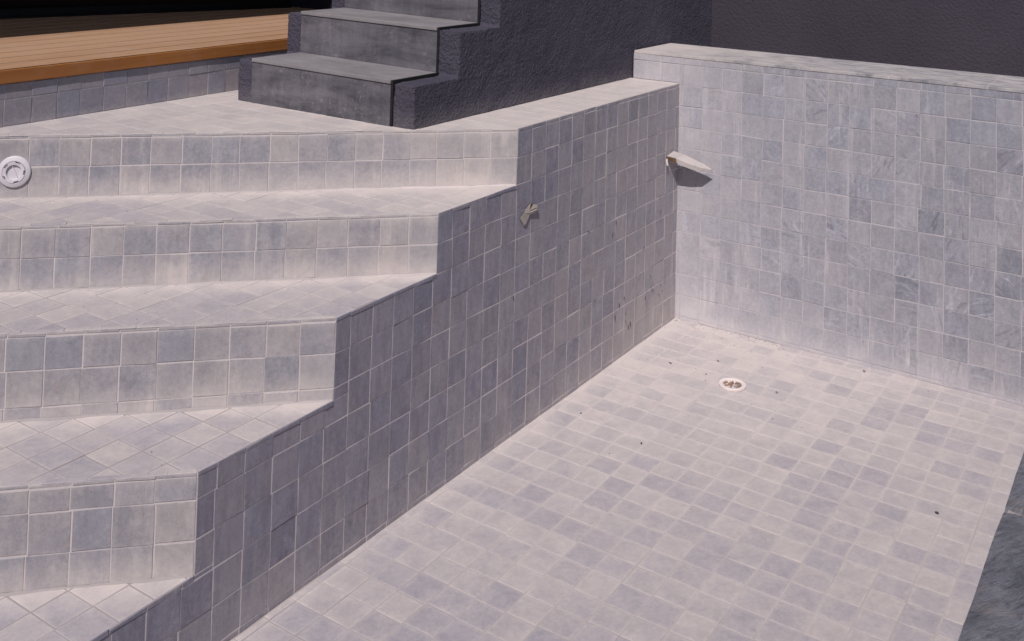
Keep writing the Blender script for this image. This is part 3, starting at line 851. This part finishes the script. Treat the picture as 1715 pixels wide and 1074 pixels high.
# ------------------------------------------------------------------ floor drain
cd = P(5.40, 5.06, FL + 0.02)
drain = thing("floor_drain", cd, "round white plastic drain collar in the dusty pool floor, filled with brown rubble", "drain")
UP = Vector((0, 0, 1))
lathe("collar", [(0.56, 0.0), (0.56, 0.075), (0.54, 0.09), (0.41, 0.085), (0.385, 0.07), (0.38, 0.012)], cd, UP, M_ivory, drain)
def rock(bm, c, r, flat=0.7, sub=2, seed=0):
    g = bmesh.ops.create_icosphere(bm, subdivisions=sub, radius=1.0)
    sx, sy = random.uniform(0.7, 1.3), random.uniform(0.7, 1.3)
    rot = Matrix.Rotation(random.uniform(0, 6.28), 3, 'Z')
    for vv in g['verts']:
        d = 1 + 0.35 * noise.noise(vv.co * 1.3 + Vector((seed, seed * 1.7, 0)))
        vv.co = c + rot @ Vector((vv.co.x * r * d * sx, vv.co.y * r * d * sy, vv.co.z * r * d * flat))
bm = bmesh.new()
for k in range(70):
    a = random.uniform(0, 6.28); rr = 0.36 * math.sqrt(random.random())
    rock(bm, cd + Vector((math.cos(a) * rr * U, math.sin(a) * rr * U, random.uniform(0.005, 0.03) * U)), random.uniform(0.03, 0.075) * U, 0.6, 1, k)
me = bpy.data.meshes.new("rubble"); bm.to_mesh(me); bm.free()
for i, p in enumerate(me.polygons): p.material_index = 1 if (i // 80) % 4 == 0 else 0
o = link("rubble", me, [M_debris, M_greyrub], drain)

# ------------------------------------------------------------------ flap, tape and tag on the side wall
def sheet(name, verts, faces, mats, mis, thick, label, cat, base):
    me = bpy.data.meshes.new(name)
    me.from_pydata([tuple(P(*v)) for v in verts], [], faces)
    me.polygons.foreach_set("material_index", mis)
    o = link(name, me, mats, None, base)
    s_ = o.modifiers.new("thick", 'SOLIDIFY'); s_.thickness = thick; s_.offset = 0
    tagit(o, label, cat)
    return o
# a stiff curled flap sticking out of the wall close to the corner
fv = [(1.36, 0.03, 7.80), (0.60, 0.03, 7.90), (1.05, 0.35, 7.68), (0.56, 0.55, 7.80), (0.86, 0.95, 7.48), (0.52, 1.15, 7.62), (0.68, 1.50, 7.34), (0.47, 1.60, 7.46), (0.46, 1.95, 7.30),
      (1.02, 0.40, 7.48), (0.84, 0.98, 7.27), (0.66, 1.50, 7.15)]
ff = [(0, 2, 3, 1), (2, 4, 5, 3), (4, 6, 7, 5), (6, 8, 7), (2, 9, 10, 4), (4, 10, 11, 6), (6, 11, 8)]
flap = sheet("cardboard_flap", fv, ff, [M_paper, M_rust], [0, 0, 0, 0, 0, 0, 0], 0.004,
             "stiff pale curled flap sticking out of the side wall by the far corner", "flap", P(1.1, 0, 7.8))
rv = [(1.37, 0.032, 7.77), (1.35, 0.032, 7.62), (1.03, 0.39, 7.48), (1.06, 0.35, 7.655)]
me = bpy.data.meshes.new("stained_edge"); me.from_pydata([tuple(P(*q)) for q in rv], [], [(0, 1, 2, 3)])
o = link("stained_edge", me, [M_rust], flap); o.modifiers.new("thick", 'SOLIDIFY').thickness = 0.003
o["label"] = "brown stained edge"
# crumpled masking tape further along the wall
tv = [(13.85, 0.04, 7.98), (13.55, 0.06, 8.13), (13.34, 0.05, 8.08), (13.16, 0.07, 8.02), (13.12, 0.12, 7.93), (13.30, 0.06, 7.90), (13.14, 0.13, 7.86), (13.20, 0.10, 7.76), (13.62, 0.06, 7.72),
      (13.93, 0.045, 7.86), (14.22, 0.04, 7.74), (14.12, 0.05, 7.58), (13.98, 0.04, 7.40), (13.86, 0.06, 7.44), (13.66, 0.08, 7.90), (13.64, 0.09, 7.82)]
tf = [(0, 14, 1), (1, 14, 2), (2, 14, 4, 3), (14, 5, 4), (14, 15, 5), (5, 15, 6), (15, 8, 7, 6), (0, 9, 15, 14), (9, 8, 15), (9, 10, 11), (9, 11, 13, 8), (11, 12, 13)]
sheet("masking_tape", tv, tf, [M_tape, M_rust], [1 if i == 1 else 0 for i in range(len(tf))], 0.0015,
      "crumpled beige scrap of masking tape stuck to the side wall", "tape", P(13.6, 0, 7.8))
gv = [(1.50, 0.05, 7.66), (1.36, 0.05, 7.70), (1.60, 0.14, 7.42), (1.52, 0.15, 7.38), (1.50, 0.12, 7.55), (1.42, 0.14, 7.36), (1.32, 0.10, 7.38)]
gf = [(0, 2, 3, 4), (0, 4, 1), (1, 4, 5, 6)]
sheet("paper_tag", gv, gf, [M_ivory], [0, 0, 0], 0.002, "tiny forked white scrap hanging on the side wall just left of the flap", "scrap", P(1.45, 0, 7.5))

# ------------------------------------------------------------------ loose crumbs
def crumb(x, y, z, r, mat, label, cat, group, elong=1.0):
    bm = bmesh.new(); c = P(x, y, z)
    r *= 0.72
    rock(bm, c + Vector((0, 0, r * 0.3 * U)), r * U, 0.55, 2, random.uniform(0, 99))
    if elong != 1.0:
        R3 = Matrix.Rotation(random.uniform(-.4, .4) + math.radians(-33), 3, 'Z')
        for vv in bm.verts:
            d = R3.inverted() @ (vv.co - c); d.y *= elong; vv.co = c + R3 @ d
    me = bpy.data.meshes.new("crumb"); bm.to_mesh(me); bm.free()
    o = link("crumb", me, [mat], None, c)
    return tagit(o, label, cat, group)
ZF = FL + 0.022
FLOORC = [(29.5, 0, 0)]
CR = [  # x, y, size, dark, elongation, label
    (3.46, 3.64, .05, 0, 2.2, "flat grey chip on the pool floor between the drain and the far corner"),
    (4.90, 6.78, .05, 0, 2.2, "flat grey chip on the pool floor to the right of the drain"),
    (10.3, 14.05, .07, 1, 1.1, "largest dark crumb on the pool floor, near the right-hand edge"),
    (0.60, 9.15, .07, 0, 1.8, "grey chip lying at the foot of the far tiled wall"),
    (4.95, 2.05, .04, 1, 2.5, "dark twig-like crumb on the floor left of the drain"),
    (5.05, 3.75, .045, 1, 1.0, "dark round crumb on the floor just behind the drain"),
    (12.0, 4.15, .05, 1, 1.8, "dark crumb on the bare middle of the pool floor"),
    (11.3, 1.2, .05, 1, 1.0, "dark crumb on the floor beside the stepped side wall"),
]
for (x, y, r, dk, el, lb) in CR:
    crumb(x, y, ZF, r, M_crumb if dk else M_chip, lb, "crumb", "crumbs on the pool floor", el)
bm = bmesh.new()
for k in range(230):
    if k < 150:
        x, y = abs(random.gauss(0.12, 0.16)) + 0.06, random.uniform(0.1, 5.5) ** 1.0
        if random.random() < 0.35: x, y = random.uniform(0.05, 1.6), abs(random.gauss(2.5, 1.5)) + .1
    else:
        x, y = abs(random.gauss(2.5, 6)) + 0.2, abs(random.gauss(4, 4)) + 0.2
        if y > 18: continue
    rock(bm, P(x, y, ZF + 0.01), random.choice((.008, .011, .014, .02)) * U, 0.6, 1, k)
me = bpy.data.meshes.new("floor_grit"); bm.to_mesh(me); bm.free()
tagit(link("floor_grit", me, [M_chip]), "fine dark grit scattered on the dusty pool floor by the far corner", "grit", None, "stuff")
bm = bmesh.new()
for k in range(30):
    i = random.randint(0, 3); s_ = random.uniform(0.3, 14); d_ = random.uniform(.15, 3.1)
    if i == 0 and random.random() < 0.4:
        p = P(XE[0], 0, ZT[0]) + D * (s_ * U) - DN * (random.uniform(.2, 2) * U)
    else:
        p = P(XE[i], 0, ZT[i + 1]) + D * ((s_ + d_ * 0) * U) + DN * (d_ * U)
        if p.y > -0.02: continue
    rock(bm, p + Vector((0, 0, .001)), random.choice((.010, .014, .022)) * U, 0.6, 1, k)
me = bpy.data.meshes.new("step_grit"); bm.to_mesh(me); bm.free()
tagit(link("step_grit", me, [M_chip]), "fine dark grit scattered over the dusty step treads", "grit", None, "stuff")
